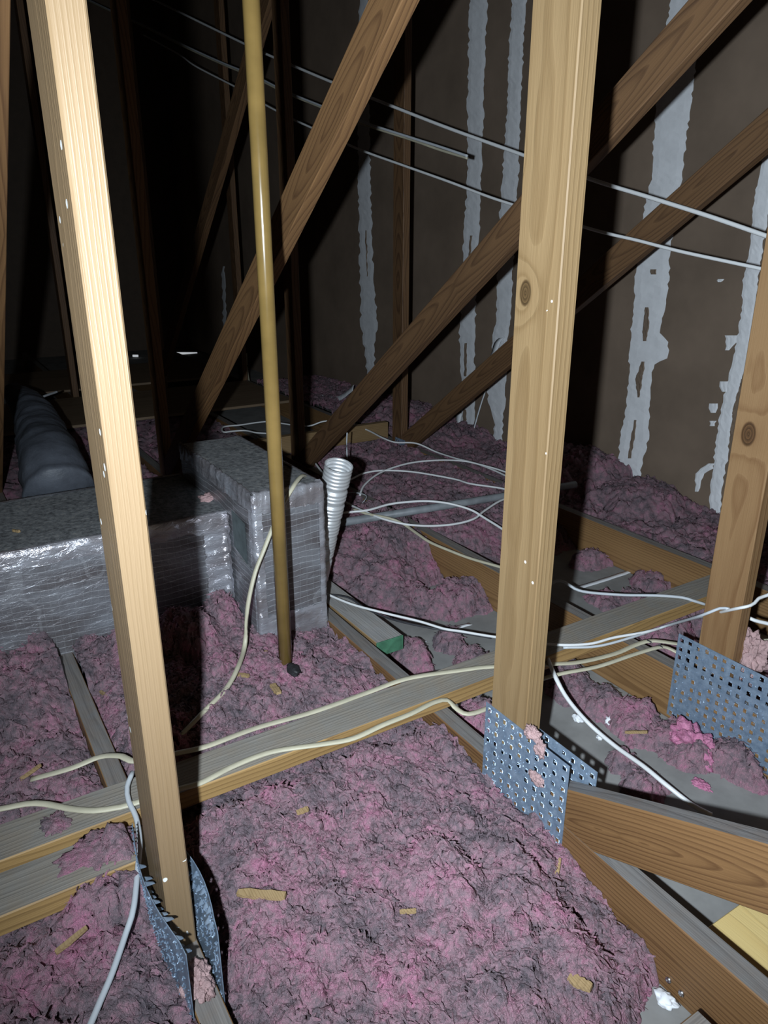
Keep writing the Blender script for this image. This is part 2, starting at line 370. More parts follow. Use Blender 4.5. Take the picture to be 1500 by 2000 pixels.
# ------------------------------------------------------------------ punched metal connector plates
def plate(name, parent, P00, ux, uz, nx, nz, mat=M_GALV, bend=None, teeth=None, cell=.023, prob=.9):
    """P00 lower corner, ux / uz unit directions; slots are real holes; bend(u, v) gives an out-of-plane offset"""
    ux = Vector(ux); uz = Vector(uz); nn = ux.cross(uz); P00 = Vector(P00)
    V = []; Fc = []
    def add(u, v):
        off = bend(u, v) if bend else 0
        V.append(P00 + ux * u + uz * v + nn * off); return len(V) - 1
    rs = random.Random(name + str(nx))
    for i in range(nx):
        for j in range(nz):
            u0, v0 = i * cell, j * cell; sh = (.25 if i % 2 else 0) * cell * .6
            a0, a1 = u0 + cell * .28, u0 + cell * (.62 + .10 * rs.random()); b0, b1 = v0 + cell * .12 + sh, v0 + cell * (.50 + .12 * rs.random()) + sh
            o_ = [add(u0, v0), add(u0 + cell, v0), add(u0 + cell, v0 + cell), add(u0, v0 + cell)]
            if rs.random() < prob:
                h = [add(a0, b0), add(a1, b0), add(a1, b1), add(a0, b1)]
                for k in range(4): Fc.append((o_[k], o_[(k + 1) % 4], h[(k + 1) % 4], h[k]))
                # raised burr beside the slot
                q = [add(a1, b0), add(a1, b1)]; c = (V[q[0]] + V[q[1]]) / 2 + nn * .0030 + ux * .0028; V.append(c); Fc.append((q[0], q[1], len(V) - 1))
                q = [add(a0, b1), add(a1, b1)]; c = (V[q[0]] + V[q[1]]) / 2 + nn * .0028 + uz * .0026; V.append(c); Fc.append((q[0], q[1], len(V) - 1))
            else: Fc.append(tuple(o_))
            for _ in range(4):
                uu = u0 + rs.random() * cell * .9; vv = v0 + rs.random() * cell * .9; an = rs.uniform(0, 6.28); ll = rs.uniform(.0015, .004); e = ux * (math.cos(an) * ll) + uz * (math.sin(an) * ll); g = uz * (math.cos(an) * .0014) - ux * (math.sin(an) * .0014)
                k0 = add(uu, vv); V[k0] += nn * .0009; V.append(V[k0] + e); V.append(V[k0] + e * .5 + g + nn * .0016); Fc.append((k0, k0 + 1, k0 + 2))
    if teeth:
        for (u, v, s) in teeth:
            b = bend(u, v) if bend else 0
            p = P00 + ux * u + uz * v + nn * b; w = .0052
            V += [p - ux * w, p + ux * w, p + nn * s + ux * w * .5 - uz * .004, p + nn * s * .9 - ux * w * .5 - uz * .005]; k = len(V); Fc.append((k - 4, k - 3, k - 2, k - 1))
    c = P00.copy(); o = mesh_obj(name, [v - c for v in V], Fc, mat, parent, c)
    o['label'] = 'galvanised plate punched with rows of slots'
    md = o.modifiers.new('thickness', 'SOLIDIFY'); md.thickness = .0012; md.offset = 0
    return o

# ------------------------------------------------------------------ roof trusses
ROWS = (-.905, -3.15, -5.40)
POSTS = {}
def truss(Y0, Y1, label, mats, posts, diags, plates=()):
    t = thing('roof_truss', label, 'truss', (ROWS[0], (Y0 + Y1) / 2, 0), 'roof trusses set in a row')
    Yc = (Y0 + Y1) / 2; th = Y1 - Y0
    beam('bottom_chord', (-7.9, Yc, TOP / 2), (.55, Yc, TOP / 2), TOP - .001, th, mats['chord'], t)
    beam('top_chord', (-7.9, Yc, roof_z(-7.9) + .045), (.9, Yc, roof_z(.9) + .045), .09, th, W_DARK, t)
    for (x0, x1, m, zb) in posts:
        xm = (x0 + x1) / 2
        beam('vertical_web', (xm, Yc, zb), (xm, Yc, roof_z(xm) + .03), x1 - x0, th - .002, m, t, wdir=(1, 0, 0), bev=.002)
    for (p0, p1, w, m, xe) in diags:      # two photo points on the upper edge of the near face, board width, x of upper end
        a = onY(*p0, Y0); b = onY(*p1, Y0)
        if a.z > b.z: a, b = b, a
        d = (b - a).normalized(); pr = Vector((d.z, 0, -d.x))
        if pr.z > 0: pr = -pr
        a = a + pr * w / 2
        s0 = (TOP + .01 - a.z) / d.z; s1 = (xe - a.x) / d.x
        A = a + d * s0; B = a + d * s1; A.y = B.y = Yc
        beam('diagonal_web', A, B, w, th - .004, m, t, wdir=(-d.z, 0, d.x), bev=.002)
    return t
DW = lambda p0, p1, m, xe, w=.092: (p0, p1, w, m, xe)
tZ = truss(.160, .200, 'truss whose tan paint-flecked post has a loosened steel plate at its foot', dict(chord=W_CHORD),
           [(-.962, -.862, W_POSTZ, .125)], [])
za = onY(5, 900, .2); zc = onY(18, 0, .2); zd = (zc - za).normalized()
za = za - zd * (za.z - TOP - .01) / zd.z; zc = za + zd * 1.95 / zd.z
beam('diagonal_web', Vector((za.x - .047, .18, za.z)), Vector((zc.x - .047, .18, zc.z)), .09, .036, W_WEB, tZ, wdir=(1, 0, 0))
tA = truss(.842, .882, 'truss with the pale golden post and the low diagonal beside it', dict(chord=W_CHORDA),
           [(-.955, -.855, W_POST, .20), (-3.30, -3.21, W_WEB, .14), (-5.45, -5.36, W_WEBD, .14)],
           [DW((717, 0), (553, 370), W_WEB, -1.0), DW((1122, 1548), (1500, 1652), W_DIAGA, .3, .105)])
tB = truss(1.452, 1.492, 'truss with the knotty brown post and the wide blue-grey steel plate', dict(chord=W_CHORD),
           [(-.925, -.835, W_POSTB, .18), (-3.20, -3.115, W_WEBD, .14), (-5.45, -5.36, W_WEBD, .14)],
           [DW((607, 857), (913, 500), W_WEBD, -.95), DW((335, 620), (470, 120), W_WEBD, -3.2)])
tC = truss(2.062, 2.102, 'truss standing next to the brown drywall partition', dict(chord=W_CHORD),
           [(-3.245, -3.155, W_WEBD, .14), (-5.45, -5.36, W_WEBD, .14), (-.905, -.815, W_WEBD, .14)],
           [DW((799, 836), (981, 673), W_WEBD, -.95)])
# plates
plate('connector_plate', tA, (-.968, .8412, .02), (1, 0, 0), (0, 0, 1), 10, 11)
plate('connector_plate', tA, (-.965, .884, .03), (1, 0, 0), (0, 0, 1), 11, 10)
plate('connector_plate', tB, (-.978, 1.4512, .012), (1, 0, 0), (0, 0, 1), 14, 10)
plate('connector_plate', tC, (-3.21, 2.0605, .03), (1, 0, 0), (0, 0, 1), 4, 6)
bendL = lambda u, v: .003 + .016 * math.sin(min(1, max(0, u / .26)) * math.pi) * min(1, max(0, (v - .04) / .2))
tl = [(.09 + i * .0125, .226 - (i % 3) * .014, -.010 - .004 * (i % 2)) for i in range(14)]
plate('connector_plate', tZ, (-1.02, .159, .03), (1, 0, 0), (0, 0, 1), 12, 10, bend=bendL, teeth=tl, prob=.45)
bendR = lambda u, v: -(.002 + .014 * math.sin(min(1, max(0, u / .20)) * math.pi) * min(1, max(0, (v - .04) / .2)))
plate('connector_plate', tZ, (-.962, .201, .03), (1, 0, 0), (0, 0, 1), 9, 10, bend=bendR, teeth=[(.012 + i * .012, .22 - (i % 3) * .016, .008) for i in range(14)], prob=.6)

# ------------------------------------------------------------------ lateral runners and loose lumber
def lumber(name, P0, P1, w, t, mat, label, cat='board', wdir=(1, 0, 0), group=None):
    return tag(beam(name, P0, P1, w, t, mat, None, wdir, .002), label, cat, group)
RZ = TOP + .019
lumber('runner_board', (-1.19, -.9, RZ), (-1.19, 2.03, RZ), .092, .038, W_RUN, 'long grey weathered board crossing the joists behind both front posts')
lumber('runner_board', (-1.073, -.9, RZ - .001), (-1.073, .158, RZ - .001), .094, .038, W_RUN, 'short grey board lying flat against the long runner, half under pink fluff')
a = onZ(430, 872, TOP + .075); b = onZ(765, 838, TOP + .075)
lumber('runner_board', (-3.30, 1.0, .19), (-3.30, 2.06, .19), .04, .088, W_POST, 'yellow board crossing the joists beyond the big silver box', wdir=(1, 0, 0))
# board with a green end standing behind the box
gp = onZ(712, 1225, .10)
g0 = onZ(640, 1150, .125); g1 = onZ(762, 1245, .125)
lb = thing('lumber_offcut', 'dusty offcut of lumber with a green painted end beside the joist', 'lumber', (g1.x, g1.y, 0))
gd = (Vector((g1.x, g1.y, 0)) - Vector((g0.x, g0.y, 0))).normalized(); gs = Vector((-gd.y, gd.x, 0))
e1 = Vector((g1.x, g1.y, .098)); e0 = e1 - gd * .62
beam('plank', e0, e1, .085, .042, W_BOARD, lb, wdir=gs)
beam('painted_end', e1 - gd * .004, e1 + gd * .0015, .0855, .0425, M_GREEN, lb, wdir=gs, bev=.001)
# new pine board at lower right
n0 = onZ(1380, 1815, .02); n1 = onZ(1500, 1885, .02)
pc_ = onZ(1380, 1812, .038)
lumber('pine_board', (pc_.x, pc_.y + .07, .0195), (pc_.x + .8, pc_.y + .07, .0195), .14, .038, W_NEW, 'fresh yellow pine board lying on drywall beside the low diagonal', wdir=(0, 1, 0))
b0 = onZ(1335, 2000, .10); b1 = onZ(1365, 1960, .10)
lumber('wood_block', (-.36, .78, .055), (-.36, .70, .055), .09, .10, W_CHORD, 'small brown block nailed to the joist near two screws', wdir=(1, 0, 0))

W_PLY = wood('plywood_far', (.24, .17, .11), (.15, .10, .06), pith=(.4, .3), ring=.03, warp=.03)
lumber('plywood_sheet', (-4.85, .3, .149), (-4.85, 2.05, .149), .85, .016, W_PLY, 'plywood sheet laid over the joists in the dark nearer the flexible duct')
lumber('plywood_sheet', (-6.05, .3, .149), (-6.05, 2.05, .149), .95, .016, W_PLY, 'plywood sheet laid over the joists deepest in the dark')
NE = NT('daylight_slit'); NE.b.inputs['Emission Color'].default_value = (.9, .95, 1, 1); NE.b.inputs['Emission Strength'].default_value = .45; NE.base((.8, .8, .8))
for (xa, xb, yy) in ((259, 270, 695), (307, 315, 692), (342, 385, 690), (398, 404, 691)):
    pa = onX(xa, yy, -7.95); pc = onX(xb, yy, -7.95)
    lumber('eave_slit', pa, pc, .022, .012, NE.m, 'thin slit of daylight at the far eave', 'daylight gap', wdir=(0, 0, 1), group='daylight slits at the far eave')

# ------------------------------------------------------------------ the gold pipe
pb = onZ(559, 1312, .14)
pt = thing('vent_pipe', 'tall glossy golden brown pipe rising through the pink insulation', 'pipe', (pb.x, pb.y, .02))
V, Fc = tube_data([Vector((pb.x, pb.y, .02)), Vector((pb.x, pb.y, 1.2)), Vector((pb.x, pb.y, roof_z(pb.x) + .05))], .0165, .0165, 24, up=(0, 1, 0))
mesh_obj('pipe_body', V, Fc, M_PIPE, pt, smooth=True)
def rock(name, P, r, sq, mat, parent=None, seed=0, sub=3, amp=.35, fs=1.6):
    bm = bmesh.new(); bmesh.ops.create_icosphere(bm, subdivisions=sub, radius=1)
    for v in bm.verts:
        q = v.co * fs + Vector((seed * 3.1, seed * 1.7, 0)); n = mnoise.noise(q) + .5 * mnoise.noise(q * 2.3) + .3 * mnoise.noise(q * 5)
        v.co = Vector((v.co.x * r * sq[0], v.co.y * r * sq[1], v.co.z * r * sq[2])) * (1 + amp * n)
    me = bpy.data.meshes.new(name); bm.to_mesh(me); bm.free()
    return link(name, me, mat, parent, P, True)

# ------------------------------------------------------------------ foil faced duct
duct = thing('foil_duct', 'silver foil-faced box duct with a tall end box and a side trunk', 'duct', (-1.9, .5, .03))
def foil_box(name, x0, x1, y0, y1, z0, z1, mat, parent, st=.02, amp=.0022, seed=0):
    bm = bmesh.new(); bmesh.ops.create_cube(bm, size=1)
    nx, ny, nz = [max(1, int(d / st)) for d in (x1 - x0, y1 - y0, z1 - z0)]
    bm.free(); V = []; Fc = []
    def face(o, u, v, nu, nv):
        k = len(V)
        for i in range(nu + 1):
            for j in range(nv + 1): V.append(Vector(o) + Vector(u) * (i / nu) + Vector(v) * (j / nv))
        for i in range(nu):
            for j in range(nv): Fc.append((k + i * (nv + 1) + j, k + (i + 1) * (nv + 1) + j, k + (i + 1) * (nv + 1) + j + 1, k + i * (nv + 1) + j + 1))
    dx, dy, dz = x1 - x0, y1 - y0, z1 - z0
    face((x1, y0, z0), (0, dy, 0), (0, 0, dz), ny, nz); face((x0, y1, z0), (0, -dy, 0), (0, 0, dz), ny, nz)
    face((x0, y0, z0), (dx, 0, 0), (0, 0, dz), nx, nz); face((x1, y1, z0), (-dx, 0, 0), (0, 0, dz), nx, nz)
    face((x0, y0, z1), (dx, 0, 0), (0, dy, 0), nx, ny)
    for i, v in enumerate(V):
        q = v * 9 + Vector((seed, 0, 0)); V[i] = v + Vector((mnoise.noise(q), mnoise.noise(q + Vector((9, 0, 0))), mnoise.noise(q + Vector((0, 9, 0))))) * amp
    c = Vector(((x0 + x1) / 2, (y0 + y1) / 2, z0))
    return mesh_obj(name, [v - c for v in V], Fc, mat, parent, c, True)
BX0, BX1, BY0, BY1, BZ = -2.235, -1.65, .640, .833, .547
bx = foil_box('end_box', BX0, BX1, BY0, BY1, .05, BZ, M_FOIL, duct)
TX0, TX1, TZ = -2.27, -1.853, .441
tk = foil_box('trunk', TX0, TX1, -.75, BY0, .05, TZ, M_FOIL, duct, seed=4)
def tape_strip(path, wdir1, w1, wdir2, w2, nrm1, nrm2, parent, seed=0, amp=.003, n=60):
    """foil tape folded over an edge: w1 down one face, w2 across the other; wrinkled"""
    P0, P1 = Vector(path[0]), Vector(path[1]); V = []; Fc = []; K = 7
    rs = random.Random(seed)
    for i in range(n + 1):
        p = P0 + (P1 - P0) * (i / n); e1 = 1 + .18 * mnoise.noise(Vector((i * .35, seed, 0))); e2 = 1 + .18 * mnoise.noise(Vector((i * .35, seed, 5)))
        for k in range(K):
            s = (k / (K - 1)) * 2 - 1
            q = p + (Vector(wdir1) * (-s * w1 * e1) if s < 0 else Vector(wdir2) * (s * w2 * e2))
            nn = (Vector(nrm1) if s < 0 else Vector(nrm2)) if abs(s) > .01 else (Vector(nrm1) + Vector(nrm2)).normalized()
            g = 1.1 * abs(mnoise.noise(q * 38 + Vector((seed, 0, 0)))) + .8 * abs(mnoise.noise(Vector((q.x * 85 + q.z * 40, q.y * 85 - q.z * 30, q.z * 60 + seed)))); q = q + nn * (.0022 + amp * g); V.append(q)
    for i in range(n):
        for k in range(K - 1): Fc.append((i * K + k, i * K + k + 1, (i + 1) * K + k + 1, (i + 1) * K + k))
    return mesh_obj('foil_tape', V, Fc, M_FTAPE, parent, smooth=True)
tape_strip([(BX1, BY0, BZ), (BX1, BY1, BZ)], (0, 0, -1), .05, (-1, 0, 0), .014, (1, 0, 0), (0, 0, 1), bx, 1, .007, 50)
tape_strip([(BX1, BY0, .1), (BX1, BY0, BZ)], (0, 1, 0), .020, (-1, 0, 0), .03, (1, 0, 0), (0, -1, 0), bx, 2, .004, 70)
tape_strip([(BX1, BY1, .1), (BX1, BY1, BZ)], (0, -1, 0), .014, (-1, 0, 0), .03, (1, 0, 0), (0, 1, 0), bx, 3, .004, 70)
tape_strip([(BX0, BY0, BZ), (BX1, BY0, BZ)], (0, 0, -1), .045, (0, 1, 0), .004, (0, -1, 0), (0, 0, 1), bx, 4, .006, 80)
tape_strip([(TX1, -.75, TZ), (TX1, BY0, TZ)], (0, 0, -1), .045, (-1, 0, 0), .008, (1, 0, 0), (0, 0, 1), tk, 5, .004, 120)
tape_strip([(TX1, BY0, .12), (TX1, BY0, TZ)], (0, -1, 0), .07, (1, 0, 0), .03, (1, 0, 0), (0, -1, 0), tk, 6, .006, 60)
tape_strip([(BX1, BY0, .145), (BX1, BY1, .145)], (0, 0, -1), .03, (0, 0, 1), .06, (1, 0, 0), (1, 0, 0), bx, 7, .004, 40)
tape_strip([(TX0, -.75, TZ), (TX0, BY0, TZ)], (1, 0, 0), .022, (0, 0, -1), .03, (0, 0, 1), (-1, 0, 0), tk, 8, .002, 100)
tape_strip([(BX0, BY1, BZ), (BX1, BY1, BZ)], (0, -1, 0), .010, (0, 0, -1), .03, (0, 0, 1), (0, 1, 0), bx, 9, .002, 80)
M_TAG = simple('duct_tag', (.10, .125, .13), .7, nz=.25, nscale=40)
mesh_obj('maker_tag', [Vector(p) for p in [(-1.80, BY0 - .004, .36), (-1.705, BY0 - .004, .34), (-1.705, BY0 - .004, .455), (-1.80, BY0 - .004, .465)]] , [(0, 1, 2, 3)], M_TAG, bx)['label'] = 'dark square label stuck on foil'
beam('seam_shade_flap', (-1.754, BY0 - .003, .215), (-1.662, BY0 - .003, .215), .25, .007, M_FOIL, bx, bev=.001)  # raised panel added at the panel gap so its edge casts the seam's dark line

# ------------------------------------------------------------------ aluminium flex tube standing behind the box
ft_top = onY(662, 908, .955); ft_bot = onY(606, 1195, .925)
fx = thing('aluminium_flex_tube', 'shiny ribbed aluminium flex tube standing open-ended beside the box duct', 'duct', ft_bot)
axis = ft_top - ft_bot; L = axis.length; nr = 46; path = []; rad = []
for i in range(nr * 4 + 1):
    t = i / (nr * 4); path.append(ft_bot + axis * t); rad.append((.80 + .20 * t) * (1 + .055 * math.cos(i * math.pi / 2)))
for i in (45, 75, 105, 125, 143, 160):
    for k_ in (-1, 0, 1): rad[i + k_] *= .84
V, Fc = tube_data(path, .0385, .0385, 32, up=(0, 1, 0), cap=False, radii=rad)
o = mesh_obj('ribbed_wall', V, Fc, M_ALU, fx, smooth=True); md = o.modifiers.new('thickness', 'SOLIDIFY'); md.thickness = .001

# ------------------------------------------------------------------ conduit, insulated flex duct
c0 = onZ(672, 1020, .19); c1 = onZ(985, 969, .19)
cd = (c1 - c0).normalized()
V, Fc = tube_data([c0 - cd * .05, c0 + cd * .5, c1, c1 + cd * .35], .0145, .0145, 16)
tag(mesh_obj('conduit', V, Fc, M_PVC, smooth=True), 'straight grey conduit crossing over the joist behind the flex tube', 'conduit')
fd = thing('insulated_flex_duct', 'fat dark grey insulated flexible duct lying behind the silver trunk', 'duct', (-2.6, .3, .1))
p0 = [onZ(118, 965, .22), onZ(100, 905, .30), onZ(82, 850, .33), onZ(66, 812, .36), onZ(52, 790, .36), onZ(30, 770, .34)]
path = catmull(p0, .02); rads = [(.130 - .070 * (i / (len(path) - 1))) * (1 + .05 * mnoise.noise(Vector((i * .5, 0, 0)))) for i in range(len(path))]
V, Fc = tube_data(path, 1, 1, 28, radii=rads); V = [v + Vector((0, 0, 1)) * .010 * mnoise.noise(v * 14) + Vector((0, 1, 0)) * .010 * mnoise.noise(v * 17) for v in V]; mesh_obj('jacket', V, Fc, M_FLEX, fd, smooth=True)

# ------------------------------------------------------------------ blown insulation
def h2(ix, iy, s):
    n = (ix.astype(np.int64) * 374761393 + iy.astype(np.int64) * 668265263 + s * 1274126177) & 0xFFFFFFFF
    n = ((n ^ (n >> 13)) * 1274126177) & 0xFFFFFFFF
    return ((n ^ (n >> 16)) & 0xFFFFFF) / float(0x1000000)
def vnoise(x, y, s=0):
    ix = np.floor(x); iy = np.floor(y); fx_ = x - ix; fy_ = y - iy; u = fx_ * fx_ * (3 - 2 * fx_); v = fy_ * fy_ * (3 - 2 * fy_)
    a = h2(ix, iy, s); b = h2(ix + 1, iy, s); c = h2(ix, iy + 1, s); d = h2(ix + 1, iy + 1, s)
    return (a * (1 - u) + b * u) * (1 - v) + (c * (1 - u) + d * u) * v
def fbm(x, y, s=0, o=3): return sum(vnoise(x * 2 ** k, y * 2 ** k, s + k) * .5 ** k for k in range(o)) / sum(.5 ** k for k in range(o))
def worley(x, y, s=0):
    ix = np.floor(x); iy = np.floor(y); F = np.full(x.shape, 9.0); ID = np.zeros(x.shape)
    for dx in (-1, 0, 1):
        for dy in (-1, 0, 1):
            cx = ix + dx; cy = iy + dy
            d = (cx + h2(cx, cy, s) - x) ** 2 + (cy + h2(cx, cy, s + 11) - y) ** 2
            m = d < F; F = np.where(m, d, F); ID = np.where(m, h2(cx, cy, s + 23), ID)
    return F, ID
def clump(X, Y):
    wx = X + .026 * (fbm(X * 34, Y * 34, 1) - .5) + .007 * (fbm(X * 150, Y * 150, 2) - .5); wy = Y + .026 * (fbm(X * 34, Y * 34, 5) - .5) + .007 * (fbm(X * 150, Y * 150, 6) - .5)
    z = .030 * (fbm(X * 8, Y * 8, 31) - .5)
    for L, amp, s in ((.095, .026, 3), (.042, .036, 7), (.019, .0165, 9), (.0085, .0050, 13)):
        Fd, ID = worley(wx / L, wy / L, s); z = z + amp * (np.sqrt(np.clip(1 - Fd * 1.15, 0, 1)) * (.45 + .55 * ID) - .45)
    cr = np.abs(fbm(wx * 13, wy * 13, 71, 2) - .5); z = z - .026 * np.exp(-(cr / .014) ** 2)
    return z + .004 * (fbm(X * 230, Y * 230, 61, 2) - .5)
def smax(a, b): return np.maximum(a, b)
def blobs(X, Y, base, lst):
    h = base
    for (cx, cy, rx, ry, top) in lst:
        d = ((X - cx) / rx) ** 2 + ((Y - cy) / ry) ** 2
        d = d * (.35 + 1.3 * fbm(X * 17, Y * 17, 83, 3))
        h = np.maximum(h, -.05 + (top + .05) * np.exp(-d ** 1.5 * .7))
    return h
def zb(px, py, z, rx, ry, top):
    p = onZ(px, py, z); return (p.x, p.y, rx, ry, top)
def ins_patch(name, label, x0, x1, y0, y1, step, hf, shred=0, mat=M_INS, amp=1.0, sl=.022):
    nx = int((x1 - x0) / step) + 1; ny = int((y1 - y0) / step) + 1
    X, Y = np.meshgrid(np.linspace(x0, x1, nx), np.linspace(y0, y1, ny), indexing='ij')
    H0 = hf(X, Y); k = np.clip((H0 + .03) / .05, 0, 1) * amp
    Z = H0 + clump(X, Y) * k
    edge = np.minimum(np.minimum(X - x0, x1 - X), np.minimum(Y - y0, y1 - Y)); fade = np.clip(edge / .01, 0, 1)
    jx = (fbm(X * 110, Y * 110, 41) - .5) * .018 * fade; jy = (fbm(X * 110, Y * 110, 47) - .5) * .018 * fade
    Xn = np.clip(X + jx, x0, x1); Yn = np.clip(Y + jy, y0, y1)
    V = np.stack([Xn, Yn, np.maximum(Z, -.004)], -1).reshape(-1, 3)
    idx = np.arange(nx * ny).reshape(nx, ny)
    Q = np.stack([idx[:-1, :-1], idx[1:, :-1], idx[1:, 1:], idx[:-1, 1:]], -1).reshape(-1, 4)
    keep = (Z.reshape(-1)[Q] > .0005).any(1); Q = Q[keep]
    VS = [V]; QS = [Q]; nv = len(V)
    if shred:
        px = RNG.uniform(x0 + .01, x1 - .01, shred); py = RNG.uniform(y0 + .01, y1 - .01, shred)
        H1 = hf(px, py); kk = np.clip((H1 + .03) / .05, 0, 1) * amp; pz = H1 + clump(px, py) * kk
        ok = pz > .006; px, py, pz = px[ok], py[ok], pz[ok]; n = len(px)
        th = RNG.uniform(0, 2 * np.pi, n); ln = RNG.uniform(.45, 1.35, n) * sl; wd = RNG.uniform(.0008, .0030, n); cv = RNG.uniform(-1.6, 1.6, n); tl_ = RNG.uniform(-.5, .75, n); rl = RNG.uniform(-1.1, 1.1, n)
        S = 5; rows = []
        for i in range(S):
            t = i / (S - 1) - .5; ang = th + cv * t
            dx = np.cos(th) * t * ln - np.sin(th) * cv * (t * t) * ln * .5; dy = np.sin(th) * t * ln + np.cos(th) * cv * (t * t) * ln * .5
            dz = tl_ * t * ln + .0035 - .012 * np.abs(t) * ln / sl
            w = wd * (1 - 1.7 * t * t)
            nxv = -np.sin(ang) * np.cos(rl) * w; nyv = np.cos(ang) * np.cos(rl) * w; nzv = np.sin(rl) * w
            rows.append(np.stack([np.clip(px + dx - nxv, x0, x1), np.clip(py + dy - nyv, y0, y1), pz + dz - nzv], -1)); rows.append(np.stack([np.clip(px + dx + nxv, x0, x1), np.clip(py + dy + nyv, y0, y1), pz + dz + nzv], -1))
        R = np.stack(rows, 1); VS.append(R.reshape(-1, 3))
        b = nv + np.arange(n)[:, None] * (2 * S)
        for i in range(S - 1): QS.append(np.concatenate([b + 2 * i, b + 2 * i + 1, b + 2 * i + 3, b + 2 * i + 2], 1))
    V = np.concatenate(VS); Q = np.concatenate(QS)
    me = bpy.data.meshes.new(name); me.vertices.add(len(V)); me.vertices.foreach_set('co', V.astype(np.float32).ravel())
    me.loops.add(Q.size); me.loops.foreach_set('vertex_index', Q.astype(np.int32).ravel())
    me.polygons.add(len(Q)); me.polygons.foreach_set('loop_start', np.arange(0, Q.size, 4, dtype=np.int32)); me.polygons.foreach_set('loop_total', np.full(len(Q), 4, np.int32))
    me.update(calc_edges=True); me.validate()
    o = link(name, me, mat, smooth=True); tag(o, label, 'insulation', kind='stuff'); return o
def sst(x, a, b): t = np.clip((x - a) / (b - a), 0, 1); return t * t * (3 - 2 * t)

def hf0(X, Y):       # left of the first truss
    h = .128 + .02 * sst(X, -.98, -.8) + .05 * sst(-X, 1.5, 1.75)
    h = h - .035 * sst(X, -1.32, -1.26) * (1 - sst(X, -1.02, -.97)) - .03 * sst(Y, .10, .155) * sst(X, -1.75, -1.65) * (1 - sst(X, -.8, -.7))
    return blobs(X, Y, h, [zb(70, 1250, .17, .13, .10, .21), zb(160, 1265, .17, .10, .07, .20), (-1.0, .10, .05, .09, .185), (-1.07, .135, .06, .04, .20)])
def hf1(X, Y):       # between first and second truss
    h = .125 + .022 * sst(-X, 1.24, 1.4)
    h = h - .045 * sst(X, -1.30, -1.24) * (1 - sst(X, -1.14, -1.10))
    edgeA = sst(Y, .66, .84)
    h = h - edgeA * (.035 * sst(-X, 1.2, 1.3) + .028 * sst(X, -1.12, -.98)) - edgeA * .07 * sst(X, -.82, -.55)
    h = h - .17 * sst(X, -.55, -.40) * sst(Y, .48, .74) - .06 * (1 - sst(Y, .20, .285)) * sst(X, -1.12, -1.0)
    h = h - .05 * (1 - sst(Y, .20, .25)) * sst(X, -1.7, -1.6) * (1 - sst(X, -1.3, -1.25))
    return blobs(X, Y, h, [zb(360, 1230, .2, .10, .12, .235), zb(430, 1195, .18, .09, .08, .21), zb(250, 1260, .18, .1, .06, .2), zb(880, 1720, .14, .14, .10, .165), zb(1000, 1760, .12, .14, .12, .15)])
def hf2(X, Y):       # between second and third truss
    h = -.03 + .165 * sst(-X, 1.86, 2.12) + 0 * Y
    return blobs(X, Y, h, [zb(720, 1120, .06, .16, .14, .10), zb(800, 1170, .02, .10, .09, .055), zb(910, 1160, .03, .09, .16, .065), zb(880, 1250, .02, .07, .05, .035), zb(800, 1280, .02, .08, .05, .045),
        zb(930, 1290, .03, .08, .06, .045), zb(1110, 1325, .03, .09, .07, .05), zb(1170, 1370, .02, .08, .06, .038), zb(1240, 1410, .02, .09, .06, .042), zb(1320, 1450, .02, .09, .05, .045), zb(1420, 1490, .01, .10, .04, .04),
        zb(1255, 1530, .02, .05, .05, .04), zb(1220, 1490, .01, .05, .045, .03), zb(940, 1410, .06, .08, .05, .09)])
def hf3(X, Y):       # between third and fourth truss
    h = -.03 + .155 * sst(-X, 1.80, 2.15)
    return blobs(X, Y, h, [zb(1150, 1095, .01, .07, .09, .035), zb(1190, 1170, .02, .09, .06, .035), zb(1270, 1135, .02, .08, .06, .045), zb(1350, 1100, .05, .08, .06, .075), zb(1235, 1165, .03, .05, .06, .05),
        zb(1300, 1225, .07, .07, .12, .10), zb(1345, 1190, .07, .07, .12, .11), zb(1460, 1280, .06, .1, .1, .06)])
def hf4(X, Y):       # next to the partition
    h = .09 + .05 * sst(-X, 3.0, 3.3) + 0 * Y
    return blobs(X, Y, h, [(-2.35, 2.52, .30, .30, .22), (-1.95, 2.48, .26, .26, .17), (-1.5, 2.40, .2, .25, .10), (-3.7, 2.45, .5, .3, .20)])
ins_patch('insulation', 'pink fluffy blown insulation heaped left of the first truss', -1.90, -.35, -.62, .1585, .0034, hf0, 16000)
ins_patch('insulation', 'broad bed of dusty pink blown insulation between the two nearest trusses', -1.86, -.28, .2015, .8405, .0027, hf1, 26000)
ins_patch('insulation', 'pink insulation scraps thinly covering drywall between pale post and knotty post', -2.9, -.55, .884, 1.4495, .004, hf2, 16000)
ins_patch('insulation', 'mauve pink insulation between the third and fourth trusses', -3.6, -.7, 1.494, 2.060, .0052, hf3, 14000)
ins_patch('insulation', 'dark pink insulation banked against the brown partition', -5.2, -.9, 2.104, 2.640, .0065, hf4, 12000)
ins_patch('insulation', 'dim insulation around the dark flexible duct', -5.0, -2.28, .2015, .8405, .014, lambda X, Y: .10 + 0 * X, 2500)
ins_patch('insulation', 'dim insulation beyond the tall silver box', -5.0, -2.9, .884, 1.4495, .014, lambda X, Y: .10 + 0 * X, 2500)

